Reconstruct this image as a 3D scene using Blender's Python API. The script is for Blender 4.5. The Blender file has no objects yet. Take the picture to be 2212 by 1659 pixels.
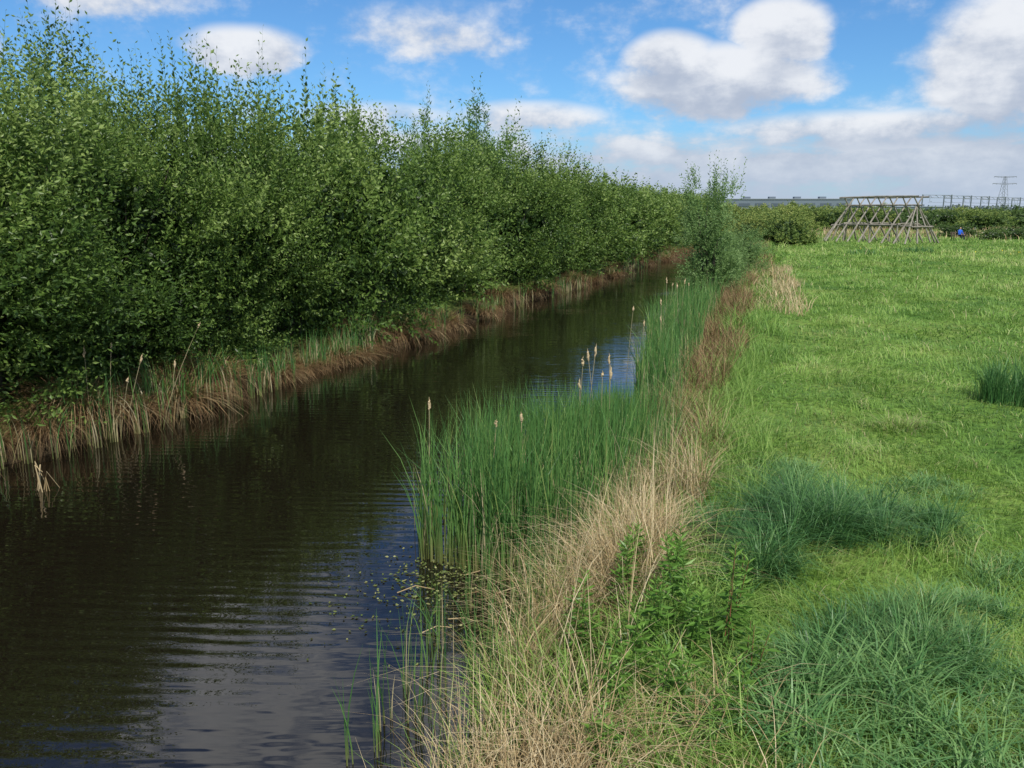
import bpy, math, numpy as np
from mathutils import Vector, Matrix
rng=np.random.default_rng(11)
S=bpy.context.scene
U=rng.uniform
def Lb(y): return -7.1+.37*(y-11)+.18*np.sin(y*.55)+.1*np.sin(y*1.7)
def Rb(y): return .3*(y-5.5)+.12*np.sin(y*.8)
def hsh(i,j,s): 
    v=np.sin(i*127.1+j*311.7+s*74.7)*43758.5453
    return v-np.floor(v)
def vn(x,y,s=0):
    x=np.asarray(x,float);y=np.asarray(y,float)
    i=np.floor(x);j=np.floor(y);fx=x-i;fy=y-j
    fx=fx*fx*(3-2*fx);fy=fy*fy*(3-2*fy)
    a=hsh(i,j,s);b=hsh(i+1,j,s);c=hsh(i,j+1,s);d=hsh(i+1,j+1,s)
    return a*(1-fx)*(1-fy)+b*fx*(1-fy)+c*(1-fx)*fy+d*fx*fy
def sdist(x,y): return np.maximum(x-Rb(y),Lb(y)-x)
def gz(x,y):
    s=sdist(x,y)
    z=np.interp(s,[-3,-.8,0,.15,.6,1.1,2.2],[-.9,-.35,-.03,.1,.34,.47,.52])
    k=np.clip(s-.3,0,1)
    z=z+k*((vn(x*.7,y*.7,3)-.5)*.14+(vn(x*2.1,y*2.1,5)-.5)*.07)
    return z

# ------------------------------------------------------------ mesh builder
class MB:
    def __init__(s): s.V=[];s.Q=[];s.T=[];s.H=[];s.M=[];s.n=0
    def add(s,V,Q,tint=.5,h=.5,mat=0):
        V=np.asarray(V,float).reshape(-1,3);Q=np.asarray(Q,int).reshape(-1,4)
        s.V.append(V);s.Q.append(Q+s.n);n=len(V)
        s.T.append(np.broadcast_to(np.asarray(tint,float),(n,)).copy());s.H.append(np.broadcast_to(np.asarray(h,float),(n,)).copy())
        s.M.append(np.full(len(Q),mat,int));s.n+=n
    def mesh(s,name,mats,smooth=False):
        V=np.concatenate(s.V);Q=np.concatenate(s.Q);T=np.concatenate(s.T);H=np.concatenate(s.H);Mi=np.concatenate(s.M)
        me=bpy.data.meshes.new(name)
        me.vertices.add(len(V));me.vertices.foreach_set('co',V.astype(np.float32).ravel())
        me.loops.add(Q.size);me.loops.foreach_set('vertex_index',Q.astype(np.int32).ravel())
        me.polygons.add(len(Q));me.polygons.foreach_set('loop_start',(np.arange(len(Q))*4).astype(np.int32))
        try: me.polygons.foreach_set('loop_total',np.full(len(Q),4,np.int32))
        except Exception: pass
        me.polygons.foreach_set('material_index',Mi.astype(np.int32))
        for nm,arr in(('tint',T),('hh',H)):
            a=me.attributes.new(nm,'FLOAT','POINT');a.data.foreach_set('value',arr.astype(np.float32))
        for m in mats: me.materials.append(m)
        me.update(calc_edges=True)
        me.polygons.foreach_set('use_smooth',np.full(len(Q),smooth,bool))
        return me
    def obj(s,name,mats,parent=None,smooth=False):
        o=bpy.data.objects.new(name,s.mesh(name,mats,smooth));S.collection.objects.link(o)
        if parent: o.parent=parent
        return o
def empty(name,loc=(0,0,0)):
    o=bpy.data.objects.new(name,None);o.location=loc;S.collection.objects.link(o);return o
def blades(mb,P,h,w,lean,az,segs=3,tint=.5,mat=0,taper=2.0,droop=.45,bend=1.8,twist=.6):
    P=np.asarray(P,float);n=len(P)
    h=np.broadcast_to(h,(n,));w=np.broadcast_to(w,(n,));lean=np.broadcast_to(lean,(n,));tint=np.broadcast_to(tint,(n,))
    t=np.linspace(0,1,segs+1)[None,:]
    hor=(lean*h)[:,None]*t**bend
    ver=h[:,None]*(t-droop*np.minimum(lean,1.6)[:,None]*t**3)
    c=np.stack([P[:,0:1]+np.cos(az)[:,None]*hor,P[:,1:2]+np.sin(az)[:,None]*hor,P[:,2:3]+ver],-1)
    wa=az+math.pi/2+U(-twist,twist,n)
    wd=np.stack([np.cos(wa),np.sin(wa),np.zeros(n)],-1)[:,None,:]
    ww=(w[:,None]*.5*(1-.94*t**taper))[...,None]
    V=np.stack([c-wd*ww,c+wd*ww],2).reshape(-1,3)
    b=(np.arange(n)*(segs+1)*2)[:,None]+(np.arange(segs)*2)[None,:]
    Q=np.stack([b,b+1,b+3,b+2],-1).reshape(-1,4)
    mb.add(V,Q,np.repeat(tint,(segs+1)*2),np.tile(np.repeat(t[0],2),n),mat)
def nrm(v): return v/np.maximum(np.linalg.norm(v,axis=-1,keepdims=True),1e-9)
def leaves(mb,P,D,Ln,W,tint,mat=0,h=.5):
    n=len(P);D=nrm(D);r=rng.normal(size=(n,3));r[:,2]*=.5
    Sd=nrm(np.cross(D,r));Nn=np.cross(D,Sd)
    Ln=np.broadcast_to(Ln,(n,))[:,None];W=np.broadcast_to(W,(n,))[:,None]
    m=P+D*Ln*.45+Nn*Ln*.08
    V=np.stack([P,m+Sd*W*.5,P+D*Ln,m-Sd*W*.5],1).reshape(-1,3)
    Q=(np.arange(n)*4)[:,None]+np.arange(4)[None,:]
    mb.add(V,Q,np.repeat(np.broadcast_to(tint,(n,)),4),h,mat)
def tube(mb,pts,rad,sides=5,tint=.5,mat=0,cap=False):
    pts=np.asarray(pts,float);k=len(pts);rad=np.broadcast_to(rad,(k,))
    V=[]
    for i in range(k):
        d=pts[min(i+1,k-1)]-pts[max(i-1,0)];d=d/max(np.linalg.norm(d),1e-9)
        u=np.cross(d,[0,0,1.] if abs(d[2])<.9 else [1.,0,0]);u/=np.linalg.norm(u);v=np.cross(d,u)
        a=np.arange(sides)*2*math.pi/sides
        V.append(pts[i]+rad[i]*(np.cos(a)[:,None]*u+np.sin(a)[:,None]*v))
    V=np.concatenate(V)
    Q=[[i*sides+j,i*sides+(j+1)%sides,(i+1)*sides+(j+1)%sides,(i+1)*sides+j] for i in range(k-1) for j in range(sides)]
    mb.add(V,Q,tint,np.repeat(np.linspace(0,1,k),sides),mat)
def box(mb,c,sz,rot=0,tint=.5,mat=0):
    x,y,z=np.array(sz)/2;v=np.array([[-x,-y,-z],[x,-y,-z],[x,y,-z],[-x,y,-z],[-x,-y,z],[x,-y,z],[x,y,z],[-x,y,z]])
    cr,sr=math.cos(rot),math.sin(rot);v=v@np.array([[cr,sr,0],[-sr,cr,0],[0,0,1]])+np.array(c)
    mb.add(v,[[0,3,2,1],[4,5,6,7],[0,1,5,4],[1,2,6,5],[2,3,7,6],[3,0,4,7]],tint,.5,mat)

# ------------------------------------------------------------ materials
def newmat(name):
    m=bpy.data.materials.new(name);m.use_nodes=True;m.node_tree.nodes.clear();return m,m.node_tree
def ramp(nt,stops):
    r=nt.nodes.new('ShaderNodeValToRGB');e=r.color_ramp.elements
    e[0].position=stops[0][0];e[0].color=(*stops[0][1],1);e[1].position=stops[-1][0];e[1].color=(*stops[-1][1],1)
    for p,c in stops[1:-1]:
        x=e.new(p);x.color=(*c,1)
    return r
def foliage(name,stops,trans=.3,rough=.5,base=None,spec=.3,vary=0.):
    m,nt=newmat(name);N=nt.nodes;K=nt.links.new
    out=N.new('ShaderNodeOutputMaterial');p=N.new('ShaderNodeBsdfPrincipled');t=N.new('ShaderNodeBsdfTranslucent');mx=N.new('ShaderNodeMixShader')
    a=N.new('ShaderNodeAttribute');a.attribute_name='tint';fac=a.outputs['Fac']
    if vary: # every shrub has its own shade of green
        oi=N.new('ShaderNodeObjectInfo');md=N.new('ShaderNodeMath');md.operation='MULTIPLY_ADD';K(oi.outputs['Random'],md.inputs[0]);md.inputs[1].default_value=vary;md.inputs[2].default_value=-vary*.5
        aa=N.new('ShaderNodeMath');aa.operation='ADD';aa.use_clamp=True;K(md.outputs[0],aa.inputs[0]);K(fac,aa.inputs[1]);fac=aa.outputs[0]
    r=ramp(nt,stops);K(fac,r.inputs[0]);col=r.outputs[0]
    if base:
        h=N.new('ShaderNodeAttribute');h.attribute_name='hh'
        mr=N.new('ShaderNodeMapRange');mr.inputs[1].default_value=0;mr.inputs[2].default_value=.35
        K(h.outputs['Fac'],mr.inputs[0]);mc=N.new('ShaderNodeMix');mc.data_type='RGBA'
        K(mr.outputs[0],mc.inputs[0]);mc.inputs[6].default_value=(*base,1);K(col,mc.inputs[7]);col=mc.outputs[2]
    p.inputs['Roughness'].default_value=rough;p.inputs['Specular IOR Level'].default_value=spec
    K(col,p.inputs['Base Color']);K(col,t.inputs[0]);mx.inputs[0].default_value=trans
    K(p.outputs[0],mx.inputs[1]);K(t.outputs[0],mx.inputs[2]);K(mx.outputs[0],out.inputs[0]);return m
def solid(name,c1,c2,scale=4,rough=.8,metal=0,bump=0.):
    m,nt=newmat(name);N=nt.nodes;K=nt.links.new
    out=N.new('ShaderNodeOutputMaterial');p=N.new('ShaderNodeBsdfPrincipled');tc=N.new('ShaderNodeTexCoord')
    n=N.new('ShaderNodeTexNoise');n.inputs['Scale'].default_value=scale;n.inputs['Detail'].default_value=5
    K(tc.outputs['Object'],n.inputs[0]);r=ramp(nt,[(.3,c1),(.7,c2)]);K(n.outputs[0],r.inputs[0]);K(r.outputs[0],p.inputs['Base Color'])
    p.inputs['Roughness'].default_value=rough;p.inputs['Metallic'].default_value=metal
    if bump:
        b=N.new('ShaderNodeBump');b.inputs['Distance'].default_value=bump;K(n.outputs[0],b.inputs['Height']);K(b.outputs[0],p.inputs['Normal'])
    K(p.outputs[0],out.inputs[0]);return m
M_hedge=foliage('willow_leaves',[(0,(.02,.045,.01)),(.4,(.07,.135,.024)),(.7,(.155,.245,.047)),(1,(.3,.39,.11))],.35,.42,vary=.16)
M_will=foliage('silver_willow_leaves',[(0,(.06,.12,.035)),(.5,(.15,.26,.075)),(1,(.26,.38,.14))],.35,.5)
M_dist=foliage('distant_leaves',[(0,(.05,.09,.03)),(.5,(.11,.18,.045)),(.8,(.2,.27,.06)),(1,(.3,.34,.09))],.25,.6,vary=.25)
M_flower=foliage('hawthorn_blossom',[(0,(.5,.5,.4)),(1,(.75,.75,.66))],.3,.6)
M_bark=solid('bark',(.05,.045,.03),(.12,.105,.07),12,.9)
M_grass=foliage('grass_blades',[(0,(.055,.13,.025)),(.4,(.165,.305,.055)),(.7,(.265,.415,.085)),(.9,(.37,.46,.14)),(1,(.48,.43,.23))],.35,.5)
M_tuft=foliage('bluegreen_grass',[(0,(.025,.08,.025)),(.5,(.085,.215,.06)),(1,(.23,.39,.13))],.35,.4)
M_reed=foliage('cattail_leaves',[(0,(.035,.10,.03)),(.45,(.1,.235,.06)),(.75,(.19,.34,.09)),(.86,(.28,.38,.11)),(.9,(.46,.4,.22)),(1,(.54,.47,.28))],.35,.4,base=(.2,.21,.07))
M_straw=foliage('straw',[(0,(.10,.055,.025)),(.35,(.22,.135,.06)),(.7,(.43,.32,.16)),(1,(.66,.55,.34))],.2,.6)
M_head=solid('cattail_seed_head',(.36,.26,.13),(.58,.46,.28),60,.95,0,.01)
M_herb=foliage('willowherb_leaves',[(0,(.05,.12,.02)),(.6,(.12,.25,.04)),(1,(.22,.38,.07))],.3,.4)
M_red=solid('red_stem',(.2,.05,.03),(.14,.12,.04),8,.6)
M_weed=foliage('pondweed',[(0,(.06,.06,.02)),(.5,(.1,.15,.03)),(1,(.3,.3,.12))],.1,.5)
M_butter=foliage('buttercup_petals',[(0,(.7,.55,.02)),(1,(.8,.65,.05))],.2,.4)

# ------------------------------------------------------------ ground
def axis(lo,hi,st,ext,g=1.18):
    a=list(np.arange(lo,hi+1e-6,st));s=st;v=hi;up=[]
    while v<ext: s*=g;v+=s;up.append(v)
    s=st;v=lo;dn=[]
    while v>-ext: s*=g;v-=s;dn.append(v)
    return np.array(dn[::-1]+a+up)
xs=axis(-12,28,.22,2600);ys=axis(-2,60,.3,2600,1.08)
X,Y=np.meshgrid(xs,ys);Z=gz(X,Y);sd=sdist(X,Y)
nx,ny=len(xs),len(ys)
i=(np.arange(ny-1)[:,None]*nx+np.arange(nx-1)[None,:]).ravel()
mb=MB();mb.add(np.stack([X,Y,Z],-1),np.stack([i,i+1,i+nx+1,i+nx],-1),np.clip(sd.ravel()/2,-1,1),.5)
m,nt=newmat('meadow_soil');N=nt.nodes;K=nt.links.new
out=N.new('ShaderNodeOutputMaterial');p=N.new('ShaderNodeBsdfPrincipled');tc=N.new('ShaderNodeTexCoord')
n1=N.new('ShaderNodeTexNoise');n1.inputs['Scale'].default_value=.35;n1.inputs['Detail'].default_value=8;n1.inputs['Roughness'].default_value=.7
n2=N.new('ShaderNodeTexNoise');n2.inputs['Scale'].default_value=9;n2.inputs['Detail'].default_value=6
K(tc.outputs['Object'],n1.inputs[0]);K(tc.outputs['Object'],n2.inputs[0])
r1=ramp(nt,[(.35,(.08,.18,.03)),(.5,(.15,.26,.045)),(.66,(.24,.32,.08))]);K(n1.outputs[0],r1.inputs[0])
r2=ramp(nt,[(.35,(.4,.4,.4)),(.65,(1,1,1))]);K(n2.outputs[0],r2.inputs[0])
mu=N.new('ShaderNodeMix');mu.data_type='RGBA';mu.blend_type='MULTIPLY';mu.inputs[0].default_value=.8;K(r1.outputs[0],mu.inputs[6]);K(r2.outputs[0],mu.inputs[7])
at=N.new('ShaderNodeAttribute');at.attribute_name='tint';mr=N.new('ShaderNodeMapRange');mr.inputs[1].default_value=.25;mr.inputs[2].default_value=.6;K(at.outputs['Fac'],mr.inputs[0])
mc=N.new('ShaderNodeMix');mc.data_type='RGBA';K(mr.outputs[0],mc.inputs[0]);mc.inputs[6].default_value=(.045,.033,.018,1);K(mu.outputs[2],mc.inputs[7])
K(mc.outputs[2],p.inputs['Base Color']);p.inputs['Roughness'].default_value=.95;p.inputs['Specular IOR Level'].default_value=.1
b=N.new('ShaderNodeBump');b.inputs['Distance'].default_value=.1;K(n2.outputs[0],b.inputs['Height']);K(b.outputs[0],p.inputs['Normal']);K(p.outputs[0],out.inputs[0])
mb.obj('ground',[m],smooth=True)
# ------------------------------------------------------------ water
mb=MB();mb.add([[-40,-40,0],[20,-40,0],[60,150,0],[5,150,0]],[[0,1,2,3]])
m,nt=newmat('canal_water');N=nt.nodes;K=nt.links.new
out=N.new('ShaderNodeOutputMaterial');p=N.new('ShaderNodeBsdfPrincipled');tc=N.new('ShaderNodeTexCoord')
p.inputs['Base Color'].default_value=(.0085,.0065,.004,1);p.inputs['Roughness'].default_value=.01;p.inputs['IOR'].default_value=1.72
mp=N.new('ShaderNodeMapping');mp.inputs['Scale'].default_value=(.9,3.2,1);mp.inputs['Rotation'].default_value=(0,0,-.12);K(tc.outputs['Object'],mp.inputs[0])
n1=N.new('ShaderNodeTexNoise');n1.inputs['Scale'].default_value=1.7;n1.inputs['Detail'].default_value=2;K(mp.outputs[0],n1.inputs[0])
wv=N.new('ShaderNodeTexWave');wv.bands_direction='Y';wv.inputs['Scale'].default_value=1.75;wv.inputs['Distortion'].default_value=3.6;wv.inputs['Detail'].default_value=2;wv.inputs['Detail Scale'].default_value=.9
mp2=N.new('ShaderNodeMapping');mp2.inputs['Scale'].default_value=(.45,1,1);mp2.inputs['Rotation'].default_value=(0,0,.12);K(tc.outputs['Object'],mp2.inputs[0]);K(mp2.outputs[0],wv.inputs[0])
nm=N.new('ShaderNodeTexNoise');nm.inputs['Scale'].default_value=.4;K(tc.outputs['Object'],nm.inputs[0])
mr=N.new('ShaderNodeMapRange');mr.inputs[1].default_value=.42;mr.inputs[2].default_value=.65;mr.inputs[3].default_value=.05;K(nm.outputs[0],mr.inputs[0])
mm=N.new('ShaderNodeMath');mm.operation='MULTIPLY';K(wv.outputs['Fac'],mm.inputs[0]);K(mr.outputs[0],mm.inputs[1])
ad=N.new('ShaderNodeMath');ad.operation='MULTIPLY_ADD';K(mm.outputs[0],ad.inputs[0]);ad.inputs[1].default_value=.55;K(n1.outputs[0],ad.inputs[2])
b=N.new('ShaderNodeBump');b.inputs['Strength'].default_value=1;b.inputs['Distance'].default_value=.0046;K(ad.outputs[0],b.inputs['Height']);K(b.outputs[0],p.inputs['Normal']);K(p.outputs[0],out.inputs[0])
mb.obj('canal_water',[m])

# ------------------------------------------------------------ meadow grass
n=250000
r=np.exp(U(math.log(3.0),math.log(120),n));a=np.radians(U(-12,52,n));x=r*np.sin(a);y=r*np.cos(a)
s=x-Rb(y);k=(s>.75+.35*U(0,1,n))&(s<110)&(U(0,1,n)<np.clip(.35+s,0,1))
x,y,r,s=x[k],y[k],r[k],s[k];n=len(x)
pt=vn(x*.9,y*.9,1);pt2=vn(x*.25,y*.25,2);pt3=vn(x*3,y*3,6);pt4=vn(x*1.7+5,y*1.7,16);pt5=vn(x*.12,y*.12,77)
h=(.06+.32*np.clip(pt4*pt3-.2,0,1)+.1*pt*pt3+.06*pt2)*U(.6,1.3,n);h*=1+np.clip(r-12,0,60)/60
w=.0045*np.maximum(1,r/5.0)**.95*U(.7,1.3,n)
tint=np.clip(.2+.45*pt2+.4*(pt-.5)+.3*(pt3-.5)+.25*(pt5-.5)+rng.normal(0,.13,n)+np.clip(r-20,0,60)/300,0,.93);dry=U(0,1,n)<.04+.12*(pt3>.7);tint[dry]=U(.88,1,dry.sum())
az=vn(x*.6,y*.6,31)*12+rng.normal(0,1.0,n)
mb=MB();blades(mb,np.stack([x,y,gz(x,y)-.01],-1),h,w,U(.3,1.6,n),az,3,tint,0)
n=8000;x=U(1.0,4.6,n);y=U(2.6,4.9,n);k=(x>Rb(y)+1.1)&(vn(x*3,y*3,44)>.3);x,y=x[k],y[k];n=len(x);hf=.16+.32*vn(x*2,y*2,9)
blades(mb,np.stack([x,y,gz(x,y)],-1),hf*U(.6,1.25,n),U(.007,.017,n),U(.4,1.5,n),U(0,6.28,n),5,np.clip(rng.normal(.74,.2,n),0,1),1)
mb.obj('meadow_grass',[M_grass,M_tuft])

def tuft(name,cx,cy,rad,h,n,tm=.4,mat=M_tuft,w=.008,lean=(.5,1.7)):
    mb=MB();nc=max(3,int(rad*rad*60));a=U(0,6.28,nc);rr=rad*np.sqrt(U(0,1,nc));ccx=cx+rr*np.cos(a);ccy=cy+rr*np.sin(a)*.8;ch=U(.5,1.1,nc)*(1-.35*(rr/rad)**2);ct=rng.normal(0,.14,nc)
    c=rng.integers(0,nc,n);sp=np.abs(rng.normal(0,.1,n));a2=U(0,6.28,n);x=ccx[c]+sp*np.cos(a2);y=ccy[c]+sp*np.sin(a2)
    az=a2+rng.normal(0,.8,n);hh=h*ch[c]*U(.55,1.3,n)
    blades(mb,np.stack([x,y,gz(x,y)],-1),hh*1.25,w*U(.6,1.5,n),U(*lean,n)*(.5+2.2*sp),az,5,np.clip(tm+ct[c]+rng.normal(0,.17,n),0,1),0)
    return mb.obj(name,[mat])
for c in[(2.3,7.0,.6,.47,2400,.42),(2.95,7.4,.7,.52,3000,.45),(3.6,7.2,.5,.36,1600,.55),(1.95,6.4,.4,.36,1100,.5),(2.75,5.2,.55,.36,2000,.6),(3.3,5.6,.4,.28,900,.65),(2.0,4.7,.35,.28,800,.6),(4.2,6.2,.4,.2,500,.75),(3.0,8.8,.6,.2,1000,.8),(4.6,8.6,.5,.18,700,.8)]:
    tuft('grass_tussock',*c)
for c in[(8.05,12.9,.5,.7,900),(29,60,1.3,.5,220),(24,57,1.1,.5,160)]:
    tuft('rush_clump',*c,tm=.5,w=.006*(1+c[1]/12),lean=(.1,.8))
tuft('bright_grass_tuft',5.4,11.2,.4,.28,700,.75,M_grass)

# ------------------------------------------------------------ reeds
def reedbed(mb,x,y,hm,tm,dryf=.1,w=.013,segs=4):
    n=len(x)
    for q in range(4):
        z=np.maximum(gz(x,y),-.05)
        az=U(0,6.28,n);t=np.clip(rng.normal(tm,.2,n),0,.86);d=U(0,1,n)<dryf;t[d]=U(.9,1,d.sum())
        h=hm*U(.6,1.12,n)*np.where(d,.7,1)
        blades(mb,np.stack([x+U(-.04,.04,n),y+U(-.04,.04,n),z],-1),h,w*U(.6,1.2,n),np.abs(rng.normal(.1,.15,n)),az,segs,t,0,taper=3,bend=2.2,twist=1.5)
def heads(mb,pts):
    for(x,y,h,lx,ly)in pts:
        z0=max(float(gz(x,y)),-.05);ts=np.linspace(0,1,6);P=np.stack([x+lx*h*ts**1.3,y+ly*h*ts**1.3,z0+h*ts],-1)
        tube(mb,P,.004,5,.95,0)
        d=P[-1]-P[-2];d/=np.linalg.norm(d);l0=U(.45,1.0);q=np.array([P[-1]-d*.06+d*l*l0 for l in(0,.015,.05,.09,.13,.155,.17,.2)])
        q[1:6]+=rng.normal(0,.006,(5,3));tube(mb,q,np.array([.004,.012,.019,.022,.015,.010,.004,.002])*U(.7,1.05),8,.5,1)
mb=MB()
def offs(y): return np.interp(y,[7.4,7.8,8.3,9.2,10.3,11.3,12.2],[.6,1.5,1.95,1.95,1.5,.85,.4])
y=U(7.4,12.3,1900);u=U(0,1,1900);off=offs(y)*(.9+.2*vn(y*2.5,y*0,4));x=Rb(y)+.25-(off+.25)*u**.7
k=vn(x*1.6,y*1.6,8)>.5*(u<.35)+.12*(u>=.35);x,y=x[k],y[k];reedbed(mb,x,y,np.interp(y,[7.4,9.8,11,12.3],[1.54,1.5,1.2,1.0]),.47,.11)
y=U(13.6,38,1250);x=Rb(y)+.3-U(0,1,1250)*np.interp(y,[13.6,15,17.5,20,26,36],[.45,.8,1.1,1.35,1.6,.9]);k=vn(x*1,y*.8,8)>.28;x,y=x[k],y[k];reedbed(mb,x,y,1.45,.5,.18,.018,3)
y=U(4.6,7.5,60);x=Rb(y)-U(-.2,.8,60);reedbed(mb,x,y,.95,.5,.2,.01)
y=U(9,14,170);x=Rb(y)+U(-.1,.6,170);reedbed(mb,x,y,1.15,.5,.4,.011)
y=U(7.2,9.5,80);x=Rb(y)+U(-.9,.4,80);reedbed(mb,x,y,1.0,.5,.65,.011)
hp=[]
for q in range(10): 
    yy=U(8.0,11.6);hp.append((Rb(yy)-U(-.1,1.0)*offs(yy),yy,U(1.3,1.66),U(-.1,.1),U(-.1,.1)))
for q in range(9):
    yy=U(14.5,26);hp.append((Rb(yy)-U(.2,1.2),yy,U(1.3,1.7),U(-.08,.08),U(-.08,.08)))
heads(mb,hp)
mb.obj('cattail_reeds',[M_reed,M_head])
mb=MB()
for(yc,sp,cnt,hm)in[(10.6,.3,10,1.0),(11.6,.4,18,1.0),(12.6,.3,16,1.1),(13.6,.3,18,1.1),(14.7,.4,18,1.1),(15.8,.4,22,.95),(17,.5,26,1.0),(19,.7,60,1.0),(20.3,.6,60,1.1),(23,.7,26,.9),(28,1.5,30,.9),(36,2.5,35,.9),(50,6,60,1)]:
    y=rng.normal(yc,sp,cnt);x=Lb(y)+U(-.15,.4,cnt);reedbed(mb,x,y,hm,.33,.42,.015*(1+yc/60),4)
heads(mb,[(-6.35,12.6,1.5,.1,0),(-6.15,12.7,1.25,.25,.05),(-5.7,13.0,1.75,.38,.1),(-6.6,12.5,1.2,.02,0),(-6.1,12.4,1.0,.2,0),(-5.8,13.6,1.0,.1,.1)])
mb.obj('bankside_cattails',[M_reed,M_head])
mb=MB()
for q in range(6):
    bx,by=-6.0+U(-.1,.1),10.0+U(-.12,.12);t=U(.2,.5);pa=np.array([bx,by,-.05]);pb=pa+[U(-.08,.15),U(-.05,.05),t];pc=pb+[U(-.15,.15),U(-.1,.1),-U(.05,.4)]
    tube(mb,[pa,pb,pc],[.009,.008,.003],4,U(.6,1))
mb.obj('broken_reed_stalks',[M_straw])

# ------------------------------------------------------------ dry bank vegetation, right
mb=MB()
def bank(n,y0,y1,s0,s1,h0,h1,w,t0,t1,lean=(.2,1.2),mat=0,segs=4,thr=.3,sc=1.5,sd=12):
    y=y0+(y1-y0)*U(0,1,n);s=U(s0,s1,n);x=Rb(y)+s+.35*(vn(y*.9,y*0,sd)-.5);k=vn(x*sc,y*sc,sd)>thr-.1*U(0,1,n);x,y=x[k],y[k];n=len(x)
    blades(mb,np.stack([x,y,gz(x,y)-.01],-1),U(h0,h1,n)*(.5+.8*vn(x*2,y*2,13)),w*U(.6,1.3,n),U(*lean,n),U(0,6.28,n),segs,U(t0,t1,n),mat)
bank(3000,3.0,6.4,.0,1.0,.4,1.05,.0065,.5,1,(.15,1.3),thr=.35)
bank(1000,3.0,4.6,.3,1.9,.3,.75,.006,.5,1,(.3,1.6))
bank(2400,6,8.6,.3,1.2,.4,.95,.0065,.5,1,(.15,1.2),thr=.38)
bank(120,4,9,.1,1.1,.8,1.3,.008,.7,1,(.05,.6),thr=.1)
bank(1900,8.5,14,.2,1.2,.35,.8,.007,.1,.9,(.2,1.2),thr=.42)
bank(6200,12,34,.2,1.35,.45,1.0,.011,.05,.65,(.15,1.),thr=.34,sc=.9)
bank(2600,24,46,1.2,3.1,.35,.65,.02,.6,1,(.2,1.),thr=.3,sc=.4)
bank(4000,34,100,.2,2.2,.4,.9,.04,.1,.75,(.2,.9),thr=.35,sc=.3)
bank(4800,3.0,9,.0,1.7,.25,.65,.008,.3,.85,(.3,1.4),1,thr=.35,sd=22)
bank(5600,9,16,.1,1.7,.3,.75,.008,.25,.85,(.3,1.2),1,thr=.3,sd=22)
bank(6000,16,45,-.1,2.2,.35,.8,.016,.15,.75,(.3,1.2),1,thr=.3,sd=22)
bank(900,4,9,-.15,.4,.3,.8,.007,.3,.9,(.1,.8),1)
bank(3000,45,100,.0,2.6,.4,.9,.04,.1,.75,(.2,.9),1,thr=.2,sc=.3)
mb.obj('bank_dry_grass',[M_straw,M_grass])
mb=MB()
n=9000;y=U(84,140,n);x=U(22,110,n);k=vn(x*.15,y*.15,5)>.4;x,y=x[k],y[k];n=len(x)
blades(mb,np.stack([x,y,gz(x,y)],-1),U(.4,1,n),.09,U(.1,.7,n),U(0,6.28,n),2,U(.4,1,n),0);mb.obj('rough_grass',[M_straw])
# ------------------------------------------------------------ sedge tussocks left bank
tmb=[]
for v in range(4):
    b=MB();n=1000;a=U(0,6.28,n);rr=.28*np.sqrt(U(0,1,n));hh=U(.35,.9,n)
    blades(b,np.stack([rr*np.cos(a),rr*np.sin(a),0*a],-1),hh,.009*U(.7,1.3,n),U(.4,1.5,n),a+rng.normal(0,.7,n),5,np.clip(rng.normal(.3,.2,n),0,.9),0,droop=.85,bend=1.3)
    n=140;a=U(0,6.28,n);blades(b,np.stack([.15*np.cos(a),.15*np.sin(a),0*a],-1),U(.4,.8,n),.009,U(.1,1,n),a,5,U(.0,.6,n),1)
    tmb.append(b.mesh('sedge_tussock',[M_straw,M_grass]))
yy=8.6
while yy<75:
    if vn(yy*.5,0.,3)>.22 or yy<12:
        o=bpy.data.objects.new('sedge_tussock',tmb[int(U(0,4))]);S.collection.objects.link(o)
        x=float(Lb(yy))-U(.0,.6);o.location=(x,yy,max(float(gz(x,yy)),.02)-.04);k=U(.55,1.25)*(1+.004*yy);o.scale=(k,k,k*U(.7,1.2));o.rotation_euler=(0,.2,U(-.5,.5)-.3)
    yy+=U(.35,.8)*(1+yy/60)

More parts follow.
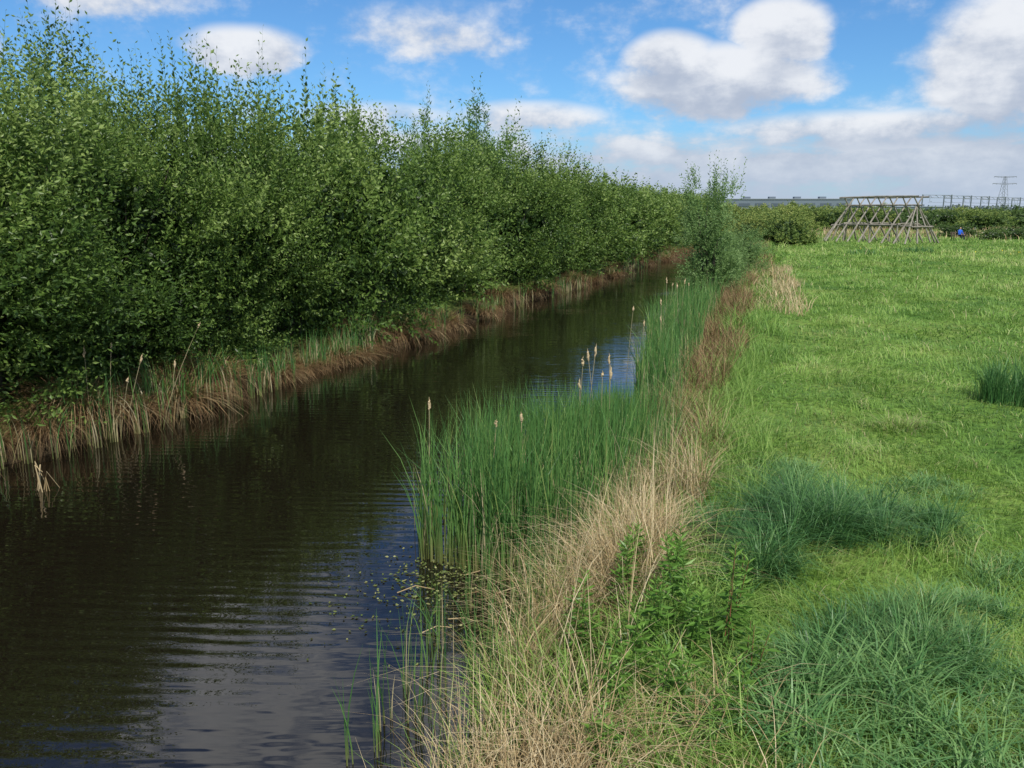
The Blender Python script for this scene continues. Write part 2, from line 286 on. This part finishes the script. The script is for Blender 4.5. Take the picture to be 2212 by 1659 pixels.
# ------------------------------------------------------------ shrubs
def shrub(name,a,H,nsh,ll,lw,mat,tm=.5,spiky=1.0,z0=.1,per=13,seed=0,low=.15,flower=0,slen=(.35,.8),clump=90,cr=.42,inner=1.0,dark=0.):
    mb=MB();sd=seed;hb=H*.5
    nc=clump;cz=U(-1,1,nc);th=np.arange(nc)*2.39996+U(-.3,.3,nc)
    sp=np.sqrt(1-cz*cz)**.75
    dep=np.where(U(0,1,nc)<.7,U(.8,1.15,nc),U(.45,.8,nc))*(1+.14*np.sin(th*3+sd))
    C=np.stack([np.cos(th)*sp,np.sin(th)*sp,np.sign(cz)*np.abs(cz)**.85],-1)*np.array([a,a,hb])*dep[:,None]+np.array([0,0,hb+z0])
    ct=rng.normal(0,.14,nc)
    n=nsh;c=rng.integers(0,nc,n);off=rng.normal(size=(n,3))*cr*np.array([.62,.62,.75])
    P=C[c]+off;P[:,2]=np.maximum(P[:,2],low+U(0,.5,n))
    ctr=np.array([0,0,hb+z0]);rel=(P-ctr)/np.array([a,a,hb]);rn=np.linalg.norm(rel,axis=1)
    D=nrm(nrm(rel)*.55+nrm(off)*.45+np.array([0,0,.6])+rng.normal(0,.25,(n,3)))
    top=(rel[:,2]>.55)
    sl=U(*slen,n)*np.where(top&(U(0,1,n)<.3),spiky*1.6,1)
    D=np.where((sl>slen[1])[:,None],nrm(D*.4+np.array([0,0,1.])),D)
    j=(np.arange(per)+.5)/per
    pos=P[:,None,:]+D[:,None,:]*(sl[:,None]*j[None,:])[...,None]+np.array([0,0,1])*(sl[:,None]*j**2*.15)[...,None]
    ph=(np.arange(per)*2.4)[None,:]+U(0,6.28,n)[:,None]
    u=nrm(np.cross(D,rng.normal(size=(n,3))));v=np.cross(D,u)
    ld=(u[:,None,:]*np.cos(ph)[...,None]+v[:,None,:]*np.sin(ph)[...,None])*.8+D[:,None,:]*.65+rng.normal(0,.15,(n,per,3))
    tt=(tm-.2+.3*np.clip(rn-.6,0,.6)+ct[c]+dark*(rel[:,2]-.1))[:,None]+.27*j[None,:]+rng.normal(0,.1,(n,per))  # dark: shade low in the crown, painted into the leaf tint
    tt=np.clip(tt,0,1);sz=(1-.35*j[None,:])*U(.7,1.3,(n,per))
    leaves(mb,pos.reshape(-1,3),ld.reshape(-1,3),(ll*sz).ravel(),(lw*sz).ravel(),tt.ravel(),0)
    pe=pos[:,-1];sd2=u*.0025*max(1,ll/.1)
    V=np.stack([P-sd2,P+sd2,pe+sd2*.3,pe-sd2*.3],1).reshape(-1,3);mb.add(V,(np.arange(n)*4)[:,None]+np.arange(4)[None],.35,.5,0)
    m=int(nsh*inner)
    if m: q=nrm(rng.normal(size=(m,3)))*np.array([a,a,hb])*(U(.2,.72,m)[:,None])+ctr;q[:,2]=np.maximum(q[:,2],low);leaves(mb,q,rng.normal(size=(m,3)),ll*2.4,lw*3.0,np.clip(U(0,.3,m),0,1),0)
    for t in range(7):
        an=U(0,6.28);e=np.array([math.cos(an)*a*.6,math.sin(an)*a*.6,H*U(.6,.9)]);b0=np.array([math.cos(an)*.2,math.sin(an)*.2,-.1]);mid=b0*.5+e*.5+np.array([math.cos(an),math.sin(an),0])*a*-.1
        pts=[b0,b0*.7+mid*.3+rng.normal(0,.05,3),mid,mid*.5+e*.5+rng.normal(0,.08,3),e];r0=.06*min(1.3,H/5)
        tube(mb,pts,[r0,r0*.8,r0*.55,r0*.35,r0*.1],6,.5,1)
        for g in range(2):
            s0=np.array(pts[1+g]);e2=s0+np.array([U(-1,1)*a*.5,U(-1,1)*a*.5,U(.3,.9)]);tube(mb,[s0,(s0+e2)/2+rng.normal(0,.06,3),e2],[r0*.4,r0*.25,r0*.08],4,.5,1)
    if flower:
        q=C[rng.integers(0,nc,flower)]+rng.normal(0,.25,(flower,3));leaves(mb,q,rng.normal(size=(flower,3)),ll*.9,ll*.8,U(0,1,flower),2)
    return mb.mesh(name,[mat,M_bark,M_flower])
def place(name,me,x,y,sc=(1,1,1),rz=None,tilt=0):
    o=bpy.data.objects.new(name,me);S.collection.objects.link(o);o.location=(x,y,float(gz(x,y)));o.scale=sc;o.rotation_euler=(0,tilt,U(0,6.28) if rz is None else rz);return o
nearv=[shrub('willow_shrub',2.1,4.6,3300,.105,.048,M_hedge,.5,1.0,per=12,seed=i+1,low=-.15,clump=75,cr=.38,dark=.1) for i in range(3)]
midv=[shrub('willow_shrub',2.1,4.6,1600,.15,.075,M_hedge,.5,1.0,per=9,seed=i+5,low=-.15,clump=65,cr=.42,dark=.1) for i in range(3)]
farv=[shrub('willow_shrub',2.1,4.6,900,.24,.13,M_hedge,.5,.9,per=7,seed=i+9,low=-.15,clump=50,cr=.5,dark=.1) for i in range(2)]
yy=2.5;q=0
while yy<88:
    V=nearv if yy<20 else midv if yy<42 else farv
    Hs=np.interp(yy,[0,12,15,25,40,60,90],[1.0,1.02,1.04,1.0,.92,.87,.86])*U(.9,1.08)
    x=Lb(yy)-1.95+U(-.35,.3)
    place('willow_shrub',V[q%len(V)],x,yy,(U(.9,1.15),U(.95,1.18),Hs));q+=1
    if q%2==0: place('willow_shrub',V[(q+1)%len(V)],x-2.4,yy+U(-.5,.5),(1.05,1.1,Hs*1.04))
    yy+=np.interp(yy,[0,20,60],[2.1,2.4,3.2])*U(.85,1.15)
fw=shrub('white_willow_tree',1.3,5.9,900,.2,.075,M_will,.42,1.0,per=9,seed=21,z0=.3,slen=(.4,.8),clump=60,cr=.35,inner=.3)
place('white_willow_tree',fw,-.9,37.5,(1,1,1.06));place('white_willow_tree',fw,-3.2,32.5,(.6,.6,.94))
rw=shrub('riverside_willow',.75,4.3,850,.13,.045,M_will,.6,1.2,per=12,seed=31,z0=.1,slen=(.3,.6),clump=50,cr=.25,inner=.2)
place('riverside_willow',rw,7.0,29.3,(.95,.95,1.03),1.0,-.07);place('riverside_willow',rw,7.9,31.5,(.8,.8,.55),2)
place('riverside_willow',rw,10.5,38.5,(1.15,1.15,.48),3);place('riverside_willow',rw,9.2,35.5,(.8,.8,.38),4)
place('riverside_willow',rw,12.9,48,(1.4,1.4,.46),4)
bu=[shrub('round_bush',2.0,2.7,700,.2,.12,M_dist,.66,.6,per=8,seed=41+i,z0=-.2,slen=(.2,.45),clump=50,cr=.4) for i in range(2)]
ha=[shrub('hawthorn_bush',2.0,2.7,600,.24,.15,M_dist,.38,.6,per=8,seed=51+i,z0=-.2,slen=(.2,.45),clump=50,cr=.4,flower=f) for i,f in enumerate((0,110))]
for(x,y,sx,sz)in[(24,73,1.1,1.0),(22.2,77,1.0,.9),(26,78,.9,.75),(24,86,1.2,1.0),(20.5,88,1.2,1.1),(27.5,92,1.2,.95),(31,96,1.1,.8)]:
    place('round_bush',bu[int(U(0,2))],x,y,(sx,sx,sz))
for(x,y,sx,sz)in[(49.5,86,.6,.34),(52,88,.8,.4),(54.5,87,.8,.34),(57,90,.9,.45),(50,94,.9,.5),(61,92,1.,.5),(66,97,1.2,.5)]:
    place('hawthorn_bush',ha[int(U(0,2))],x,y,(sx,sx,sz))
for q in range(80):
    x=U(24,180);y=U(118,165)+x*.12
    place('hawthorn_bush',(ha+bu[:1])[int(U(0,3))],x,y,(U(1,1.9),U(1,1.9),U(.75,1.2)))
for q in range(12):
    x=U(26,58);y=U(128,165);place('round_bush',bu[0],x,y,(1.8,1.8,U(1.0,1.35)))
mb=MB()
for q in range(230):
    x=U(-300,700);y=U(430,560)+abs(x)*.05
    r0=U(4,9);hh=U(3,6.5);n=220;P=nrm(rng.normal(size=(n,3)))*np.array([r0,r0,hh*.5])*U(.6,1.1,n)[:,None]+np.array([x,y,hh*.5])
    leaves(mb,P,rng.normal(size=(n,3)),1.6,1.3,np.clip(rng.normal(.35,.15,n),0,1))
mb.obj('distant_trees',[foliage('hazy_trees',[(0,(.09,.12,.12)),(.6,(.15,.19,.16)),(1,(.22,.26,.19))],.1,.8)])  # aerial haze is mixed into the leaf colours as pale blue-grey

# ------------------------------------------------------------ willowherb
for(x,y,h,red)in[(1.42,5.05,.85,1),(1.15,5.3,.8,0),(1.2,4.9,.6,0),(.95,5.05,.65,0),(.75,4.75,.6,0),(.5,5.35,.65,0),(.85,5.8,.7,0),(.62,4.4,.5,0),(1.0,4.45,.5,0),(1.2,5.85,.6,0),(1.5,4.7,.45,1),(1.0,6.3,.6,0),(.5,4.0,.45,0),(1.3,4.3,.4,0)]:
    mb=MB();z=float(gz(x,y))
    for st in range(4):
        hh=h*U(.6,1.0) if st else h;lx,ly=(U(-.15,.15),U(-.15,.15));bx,by=x+U(-.1,.1)*(st>0),y+U(-.1,.1)*(st>0)
        T=np.linspace(0,1,5);tube(mb,np.stack([bx+lx*hh*T**1.5,by+ly*hh*T**1.5,z+hh*T],-1),[.005,.0045,.004,.003,.0015],5,.4,1)
        nl=int(34*hh/.7)+6;tq=np.linspace(.2,1,nl);ph=np.arange(nl)*2.4+U(0,6)
        P=np.stack([bx+lx*hh*tq**1.5,by+ly*hh*tq**1.5,z+hh*tq],-1);D=np.stack([np.cos(ph),np.sin(ph),-.1+U(-.3,.3,nl)+1.2*tq**3],-1)
        ln=np.interp(tq,[0,.4,.85,1],[.06,.13,.1,.05])*U(.7,1.1,nl);leaves(mb,P,D,ln,ln*.24,np.clip(.3+.6*tq**2+U(-.2,.15,nl),0,1),0)
    mb.obj('willowherb_plant',[M_herb,M_red if red else M_herb])
mb=MB();n=1300;y=rng.normal(7.6,.5,n);x=Rb(y)-1.0+rng.normal(0,.45,n)
az=U(0,6.28,n);leaves(mb,np.stack([x,y,U(.004,.015,n)],-1),np.stack([np.cos(az),np.sin(az),0*az],-1),U(.02,.05,n),.02,U(0,1,n));mb.obj('pondweed',[M_weed])
mb=MB()
for q in range(20):
    y=U(6.3,8.3);x=Rb(y)-U(.0,1.5);an=U(-.5,.5);l=U(.2,.7);tube(mb,[[x,y,.01],[x+l*.5*math.cos(an),y+l*.5*math.sin(an),.03+U(0,.05)],[x+l*math.cos(an),y+l*math.sin(an),.015]],[.006,.006,.003],5,U(.1,.8))
mb.obj('fallen_stalks',[M_straw])
mb=MB();n=260;x=U(24,60,n);y=U(40,66,n);k=vn(x*.2,y*.2,3)>.5;x,y=x[k],y[k];n=len(x)
leaves(mb,np.stack([x,y,gz(x,y)+.25],-1),rng.normal(size=(n,3)),.09,.09,U(0,1,n));mb.obj('buttercups',[M_butter])

# ------------------------------------------------------------ timber house frame
M_wood=solid('weathered_poles',(.15,.13,.105),(.34,.31,.25),3,.85)
T=empty('timber_house_frame',(34.9,79.5,float(gz(34.9,79.5))));T.rotation_euler=(0,0,math.radians(-60))
def part(name,fn,mat=M_wood,parent=T):
    b=MB();fn(b);return b.obj(name,[mat],parent)
W=2.9;RL=3.7;HC=3.3;HT=4.2
def pole(b,p,q,r=.085):
    p,q=np.array(p,float),np.array(q,float);m=(p+q)/2+rng.normal(0,.04,3);tube(b,[p,m,q],[r*1.1,r,r*.8],7)
k=HT/HC;NP=7
for i in range(NP):
    x=-RL+i*2*RL/(NP-1)
    def f(b,x=x):
        xs_=.1
        pole(b,(x-xs_,-W,0),(x-xs_+U(-.1,.1),W*(k-1),HT),.075);pole(b,(x+xs_,W,0),(x+xs_+U(-.1,.1),-W*(k-1),HT),.075)
    part(f'rafter_pair_{i+1}',f)
part('ridge_pole',lambda b:[pole(b,(-RL-.4,0,HC+.12),(RL+.4,0,HC+.12),.08)])
part('top_rail',lambda b:[pole(b,(-RL-.5,W*(k-1)-.05,HT-.02),(RL+.5,W*(k-1)-.05,HT-.05),.085),pole(b,(-RL-.5,-W*(k-1),HT-.05),(RL+.5,-W*(k-1),HT),.085)])
part('purlins',lambda b:[pole(b,(-RL-.7,sg*W*(1-zz/HC)-sg*.1,zz),(RL+.7,sg*W*(1-zz/HC)-sg*.1,zz),.065) for sg in(-1,1) for zz in(1.55,)])
def hip(b):
    for e in(-1,1):
        for t in(-1,-.4,.4,1):
            pole(b,(e*(RL+1.1-.35*abs(t)),W*t*.85,0),(e*(RL-.1),W*t*.03,HC-.05+U(0,.3)),.07)
        pole(b,(e*(RL+.65),-W*.55,1.5),(e*(RL+.65),W*.55,1.5),.06)
part('hip_rafters',hip)
def posts(b):
    for x in(-2.9,0,2.9):
        for sg in(-1,1): pole(b,(x,sg*1.5,0),(x,sg*1.5,1.62),.08)
    for sg in(-1,1): pole(b,(-3.2,sg*1.5,1.65),(3.2,sg*1.5,1.65),.07)
    for x in(-2.9,0,2.9): pole(b,(x,-1.6,1.75),(x,1.6,1.75),.06)
part('inner_posts',posts)

# ------------------------------------------------------------ warehouse
M_clad=solid('grey_cladding',(.11,.14,.17),(.14,.175,.21),.05,.7);M_win=solid('dark_glass',(.07,.09,.11),(.09,.11,.14),.1,.3);M_trim=solid('roof_edge',(.2,.23,.26),(.24,.27,.3),.05,.7);M_door=solid('door_panels',(.16,.19,.22),(.2,.23,.27),.1,.7);M_white=solid('pale_cladding',(.25,.29,.33),(.31,.35,.4),.05,.7)
def hall(name,x,y,w,d,h,rot,mat):
    e=empty(name,(x,y,.5));e.rotation_euler=(0,0,rot)
    b=MB();box(b,(0,0,h/2),(w,d,h));b.obj('walls',[mat],e)
    b=MB();box(b,(0,0,h+.15),(w+.6,d+.6,.3));b.obj('roof_parapet',[M_trim],e)
    b=MB()
    for i in range(int(w/6)): box(b,(-w/2+3.5+i*6,-d/2-.05,h*.72),(4,.2,1.1))
    b.obj('windows',[M_win],e);b=MB()
    for i in range(int(w/9)): box(b,(-w/2+5+i*9,-d/2-.06,2),(4,.25,4))
    b.obj('loading_doors',[M_door],e)
    b=MB()
    for i in range(5): box(b,(-w/2+w*(i+.5)/5,0,h+.8),(2.5,2.5,1))
    b.obj('roof_units',[mat],e)
hall('warehouse',103,335,49,40,7.0,-.05,M_clad)
hall('warehouse',190,420,34,30,4.6,0,M_clad)
hall('industrial_hall',292,520,90,40,4.0,-.1,M_white)
M_steel=solid('galvanised_steel',(.16,.18,.2),(.24,.26,.28),1,.5,.3)
def gantry(x,y,rot,w=13,h=7.6):
    e=empty('railway_gantry',(x,y,.5));e.rotation_euler=(0,0,rot)
    b=MB()
    for sx in(-w/2,w/2): box(b,(sx,0,h/2),(.3,.3,h))
    b.obj('masts',[M_steel],e);b=MB()
    for zz in(h-1.1,h-.2): box(b,(0,0,zz),(w,.15,.15))
    nn=9
    for i in range(nn):
        x0=-w/2+i*w/nn;x1=x0+w/nn;a,c=(h-1.1,h-.2) if i%2 else (h-.2,h-1.1);tube(b,[[x0,0,a],[x1,0,c]],.07,4)
    b.obj('truss_beam',[M_steel],e);b=MB()
    for sx in(-w/4,w/4): tube(b,[[sx,0,h-1.1],[sx,0,h-2.3],[sx+1,0,h-2.3]],.07,4)
    b.obj('insulator_drops',[M_steel],e)
G=[]
for i in range(11):
    t=i/10;gx,gy=146+t*150,290+t*150;gantry(gx,gy,math.radians(20),13,8.3);G.append((gx,gy))
for i in range(5): gantry(60+i*24,385+i*4,math.radians(20),10,8)
b=MB()
for o in(-3,3):
    for zz in(6.2,5.2):
        for i in range(10): tube(b,[[G[i][0]+o,G[i][1],zz],[G[i+1][0]+o,G[i+1][1],zz]],.035,3)
b.obj('overhead_wires',[M_steel])
e=empty('electricity_pylon',(372,640,.5));b=MB();Hp=28
def leg(z): return 3.2*(1-z/Hp)**1.1+.7
zs=np.linspace(0,Hp,9)
for sx in(-1,1):
    for sy in(-1,1): tube(b,[[sx*leg(z),sy*leg(z),z] for z in zs],.14,4)
for i in range(8):
    a,c=zs[i],zs[i+1]
    for sg in(-1,1):
        tube(b,[[-leg(a),sg*leg(a),a],[leg(c),sg*leg(c),c]],.08,4);tube(b,[[leg(a),sg*leg(a),a],[-leg(c),sg*leg(c),c]],.08,4)
b.obj('lattice_tower',[M_steel],e);b=MB()
for z,w in((Hp,8.5),(Hp-5,9)):
    for d in(0,.9): tube(b,[[-w,0,z-d*.2],[0,0,z-d],[w,0,z-d*.2]],.12,4)
    for q in np.linspace(-w,w,7): tube(b,[[q,0,z],[q,0,z-1.2]],.08,4)
b.obj('crossarms',[M_steel],e)
# ------------------------------------------------------------ bench and person
bx,by=45.2,84.5;bz=float(gz(bx,by));e=empty('park_bench',(bx,by,bz));e.rotation_euler=(0,0,.2)
M_bw=solid('bench_wood',(.06,.045,.03),(.1,.08,.05),5)
b=MB()
for i in range(3): box(b,(0,-.14+i*.14,.45),(1.8,.12,.04))
b.obj('seat',[M_bw],e);b=MB()
for i in range(2): box(b,(0,.25+i*.03,.62+i*.16),(1.8,.03,.12))
b.obj('backrest',[M_bw],e);b=MB()
for sx in(-.75,.75): box(b,(sx,-.14,.215),(.07,.07,.43));box(b,(sx,.22,.4),(.07,.05,.8))
b.obj('legs',[M_bw],e)
J=[(0,0,.56),(0,.03,.75),(0,.02,.98),(0,0,1.10),(0,-.02,1.22),(0,-.02,1.34),
   (.1,-.02,.55),(.13,-.45,.55),(.13,-.47,.1),(.13,-.62,.05),(-.1,-.02,.55),(-.13,-.45,.55),(-.13,-.4,.1),(-.13,-.55,.05),
   (.19,0,1.02),(.24,-.08,.76),(.16,-.33,.66),(-.19,0,1.02),(-.24,-.08,.76),(-.16,-.33,.66),
   (.15,-.4,.65),(-.15,-.4,.65)]
Rr=[.13,.13,.14,.06,.085,.07,.1,.07,.045,.035,.1,.07,.045,.035,.06,.042,.03,.06,.042,.03,.03,.03]
E_=[(0,1),(1,2),(2,3),(3,4),(4,5),(0,6),(6,7),(7,8),(8,9),(0,10),(10,11),(11,12),(12,13),(2,14),(14,15),(15,16),(2,17),(17,18),(18,19),(16,20),(19,21)]
for h0,sg in((20,1),(21,-1)):
    hx,hy,hz=J[h0]
    for f in range(5):
        J.append((hx+sg*(.03-.02*f) if f<4 else hx-sg*.045,hy-(.06 if f in(1,2) else .05) if f<4 else hy-.0,hz-.01));Rr.append(.009);E_.append((h0,len(J)-1))
        J.append((J[-1][0],J[-1][1]-.025,J[-1][2]-.03));Rr.append(.007);E_.append((len(J)-2,len(J)-1))
me=bpy.data.meshes.new('person');me.from_pydata(J,E_,[]);tmp=bpy.data.objects.new('tmp',me);S.collection.objects.link(tmp)
tmp.modifiers.new('s','SKIN');sv=me.skin_vertices[0].data
for i,rv in enumerate(Rr): sv[i].radius=(rv,rv)
sv[0].use_root=True
tmp.modifiers.new('u','SUBSURF').levels=2
dg=bpy.context.evaluated_depsgraph_get();pm=bpy.data.meshes.new_from_object(tmp.evaluated_get(dg));bpy.data.objects.remove(tmp)
M_blue=solid('blue_jacket',(.01,.09,.5),(.02,.13,.62),5);M_tr=solid('dark_trousers',(.02,.02,.03),(.03,.03,.045),5);M_skin=solid('skin',(.5,.3,.2),(.55,.34,.24),5,.5);M_hair=solid('brown_hair',(.06,.035,.02),(.1,.06,.03),30)
pm.materials.clear()
for m in(M_blue,M_tr,M_skin,M_hair): pm.materials.append(m)
for pl in pm.polygons:
    c=pl.center;i=0
    if c.z>1.12: i=3 if (c.z>1.34 or (c.y>.02 and c.z>1.2)) else 2
    elif c.z<.62 and not(c.y<-.3 and c.z>.63): i=1
    elif c.y<-.37 and c.z>.58: i=2
    pl.material_index=i;pl.use_smooth=True
po=bpy.data.objects.new('person',pm);S.collection.objects.link(po);po.location=(bx,by,bz-.03);po.rotation_euler=(0,0,.2)
b=MB()
for sx in(-.03,.03): box(b,(sx,-.1,1.285),(.014,.01,.01))
b.obj('eyes',[M_tr],po)
b=MB();tube(b,[[0,-.09,1.28],[0,-.125,1.25],[0,-.1,1.24]],[.006,.014,.008],5);box(b,(0,-.1,1.21),(.04,.01,.008))
b.obj('nose_and_mouth',[M_skin],po)
b=MB();tube(b,[[-.18,0,0],[-.1,0,0],[.02,0,.01],[.12,0,0],[.2,0,0]],[.01,.035,.05,.03,.008],7)
for sg in(-1,1): b.add([[.06,0,.02],[.03,sg*.22,.12],[-.08,sg*.22,.11],[-.08,0,.02]],[[0,1,2,3]]);b.add([[.03,sg*.22,.12],[-.07,sg*.5,.06],[-.1,sg*.5,.06],[-.08,sg*.22,.11]],[[0,1,2,3]])
o=b.obj('bird',[solid('dark_feathers',(.03,.03,.03),(.06,.06,.06))]);o.location=(-6.0,100,16.0);o.rotation_euler=(0,0,.6)

# ------------------------------------------------------------ world
w=bpy.data.worlds.new('World');S.world=w;w.use_nodes=True;nt=w.node_tree;nt.nodes.clear();N=nt.nodes;K=nt.links.new
try: w.cycles.sampling_method='MANUAL';w.cycles.sample_map_resolution=512
except Exception: pass
class Ex:
    def __init__(s,o): s.o=o
    def __add__(s,b): return M('ADD',s,b)
    __radd__=__add__
    def __sub__(s,b): return M('SUBTRACT',s,b)
    def __rsub__(s,b): return M('SUBTRACT',b,s)
    def __mul__(s,b): return M('MULTIPLY',s,b)
    __rmul__=__mul__
def M(op,*a):
    nd=N.new('ShaderNodeMath');nd.operation=op
    for i,v in enumerate(a):
        if isinstance(v,Ex): K(v.o,nd.inputs[i])
        else: nd.inputs[i].default_value=v
    return Ex(nd.outputs[0])
def sm(x,a,b,lo=0,hi=1):
    nd=N.new('ShaderNodeMapRange');nd.interpolation_type='SMOOTHSTEP';K(x.o,nd.inputs[0])
    for i,v in enumerate((a,b,lo,hi)): nd.inputs[1+i].default_value=v
    return Ex(nd.outputs[0])
tc=N.new('ShaderNodeTexCoord');sx=N.new('ShaderNodeSeparateXYZ');K(tc.outputs['Generated'],sx.inputs[0])
dx,dy,dz=(Ex(sx.outputs[i]) for i in range(3))
deg=180/math.pi
az=M('ARCTAN2',dx,dy)*deg;el=M('ARCSINE',M('MINIMUM',M('MAXIMUM',dz,-1.),1.))*deg
def noise(sc,det,zs,rough=.55,off=0):
    c=N.new('ShaderNodeCombineXYZ');K((az*(1/deg)+off).o,c.inputs[0]);K((el*(zs/deg)).o,c.inputs[1])
    n=N.new('ShaderNodeTexNoise');n.inputs['Scale'].default_value=sc;n.inputs['Detail'].default_value=det;n.inputs['Roughness'].default_value=rough;K(c.outputs[0],n.inputs[0]);return Ex(n.outputs[0])
nA=noise(14,7,1.5,.6);nB=noise(5,2,1.6,.5,3);nS=noise(6,5,4.5,.58,7);nH=noise(2.6,4,1.5,.55,11)
wa=az+(nB-.5)*4;we=el+(nA-.5)*2.2
BL=[(13.2,8.0,8.0,2.7,1.3),(17.2,10.6,3.8,2.6,1.25),(9.8,9.4,3.8,2.0,1.2),(29.5,8.2,5.4,4.8,1.2),(-16.6,9.7,4.3,1.7,1.0),
    (-24,12.3,7,1.5,.5),(-5,11.3,6.5,2.0,.5),(1,6.0,6,1.3,.8),(-9,6.0,6,1.1,.6),(-31.5,9.2,2.4,2,.9),(23,5.0,12,1.3,.8)]
g=None;tp=None
for(a,e_,ra,re,wt)in BL:
    u=(wa-a)*(1/ra);v=(we-e_)*(1/re);q=(1-(u*u+v*v))*wt
    g=q if g is None else M('MAXIMUM',g,q)
    t=M('MAXIMUM',q,0.)*v;tp=t if tp is None else tp+t
g=M('MAXIMUM',g,-.5)
hz=sm(el,7.0,2.8)*sm(az,-16,0,.5,1)
hz=hz*((nS-.5)*3.2+.8)
h2=sm(el,13.5,20);hi=h2*((nH-.5)*4.5+.35)
o2=sm(M('ABSOLUTE',az),36,46);outv=o2*((nH-.5)*4+.2)
den=M('MAXIMUM',M('MAXIMUM',g,hz),M('MAXIMUM',hi-(1-h2),outv-(1-o2)))
den=den+(nA-.5)*1.9
al=sm(den,-.08,.75)
shade=sm(tp*.8+(nA-.5)*1.9+(nS-.5)*.8+sm(el,1,6,-.25,.1)+sm(el,14,20,0,.1),-.5,.55)
sky=N.new('ShaderNodeTexSky');sky.sky_type='NISHITA';sky.sun_disc=False
SE=50;SAZ=166
sky.sun_elevation=math.radians(SE);sky.sun_rotation=math.radians(SAZ);sky.air_density=1.0;sky.dust_density=.4;sky.ozone_density=3
cl=N.new('ShaderNodeMix');cl.data_type='RGBA';K(shade.o,cl.inputs[0]);cl.inputs[6].default_value=(4.6,5.2,6.4,1);cl.inputs[7].default_value=(8.7,8.9,9.3,1)
tn=N.new('ShaderNodeMix');tn.data_type='RGBA';tn.blend_type='MULTIPLY';tn.inputs[0].default_value=1;K(sky.outputs[0],tn.inputs[6]);tn.inputs[7].default_value=(.6,.98,1.3,1)
mx=N.new('ShaderNodeMix');mx.data_type='RGBA';K((al*.96).o,mx.inputs[0]);K(tn.outputs[2],mx.inputs[6]);K(cl.outputs[2],mx.inputs[7])
hzm=N.new('ShaderNodeMix');hzm.data_type='RGBA';K(sm(el,6,-.5,0,.7).o,hzm.inputs[0]);K(mx.outputs[2],hzm.inputs[6]);hzm.inputs[7].default_value=(4.7,5.7,7.2,1)
bg=N.new('ShaderNodeBackground');bg.inputs[1].default_value=.1;K(hzm.outputs[2],bg.inputs[0]);wo=N.new('ShaderNodeOutputWorld');K(bg.outputs[0],wo.inputs[0])
sl=bpy.data.lights.new('sun','SUN');sl.energy=4.5;sl.angle=math.radians(.5);sl.color=(1,.95,.87);so=bpy.data.objects.new('sun',sl);S.collection.objects.link(so)
ra=math.radians(SAZ);so.rotation_euler=Vector((math.sin(ra)*math.cos(math.radians(SE)),math.cos(ra)*math.cos(math.radians(SE)),math.sin(math.radians(SE)))).to_track_quat('Z','Y').to_euler()
# ------------------------------------------------------------ camera
cd=bpy.data.cameras.new('camera');cd.sensor_width=36;cd.lens=28.97;cd.clip_end=6000;cd.clip_start=.05
co=bpy.data.objects.new('camera',cd);S.collection.objects.link(co);co.location=(0,0,3.5);co.rotation_euler=(math.radians(78.1),0,0);S.camera=co
S.view_settings.view_transform='Standard';S.view_settings.look='None';S.view_settings.exposure=0
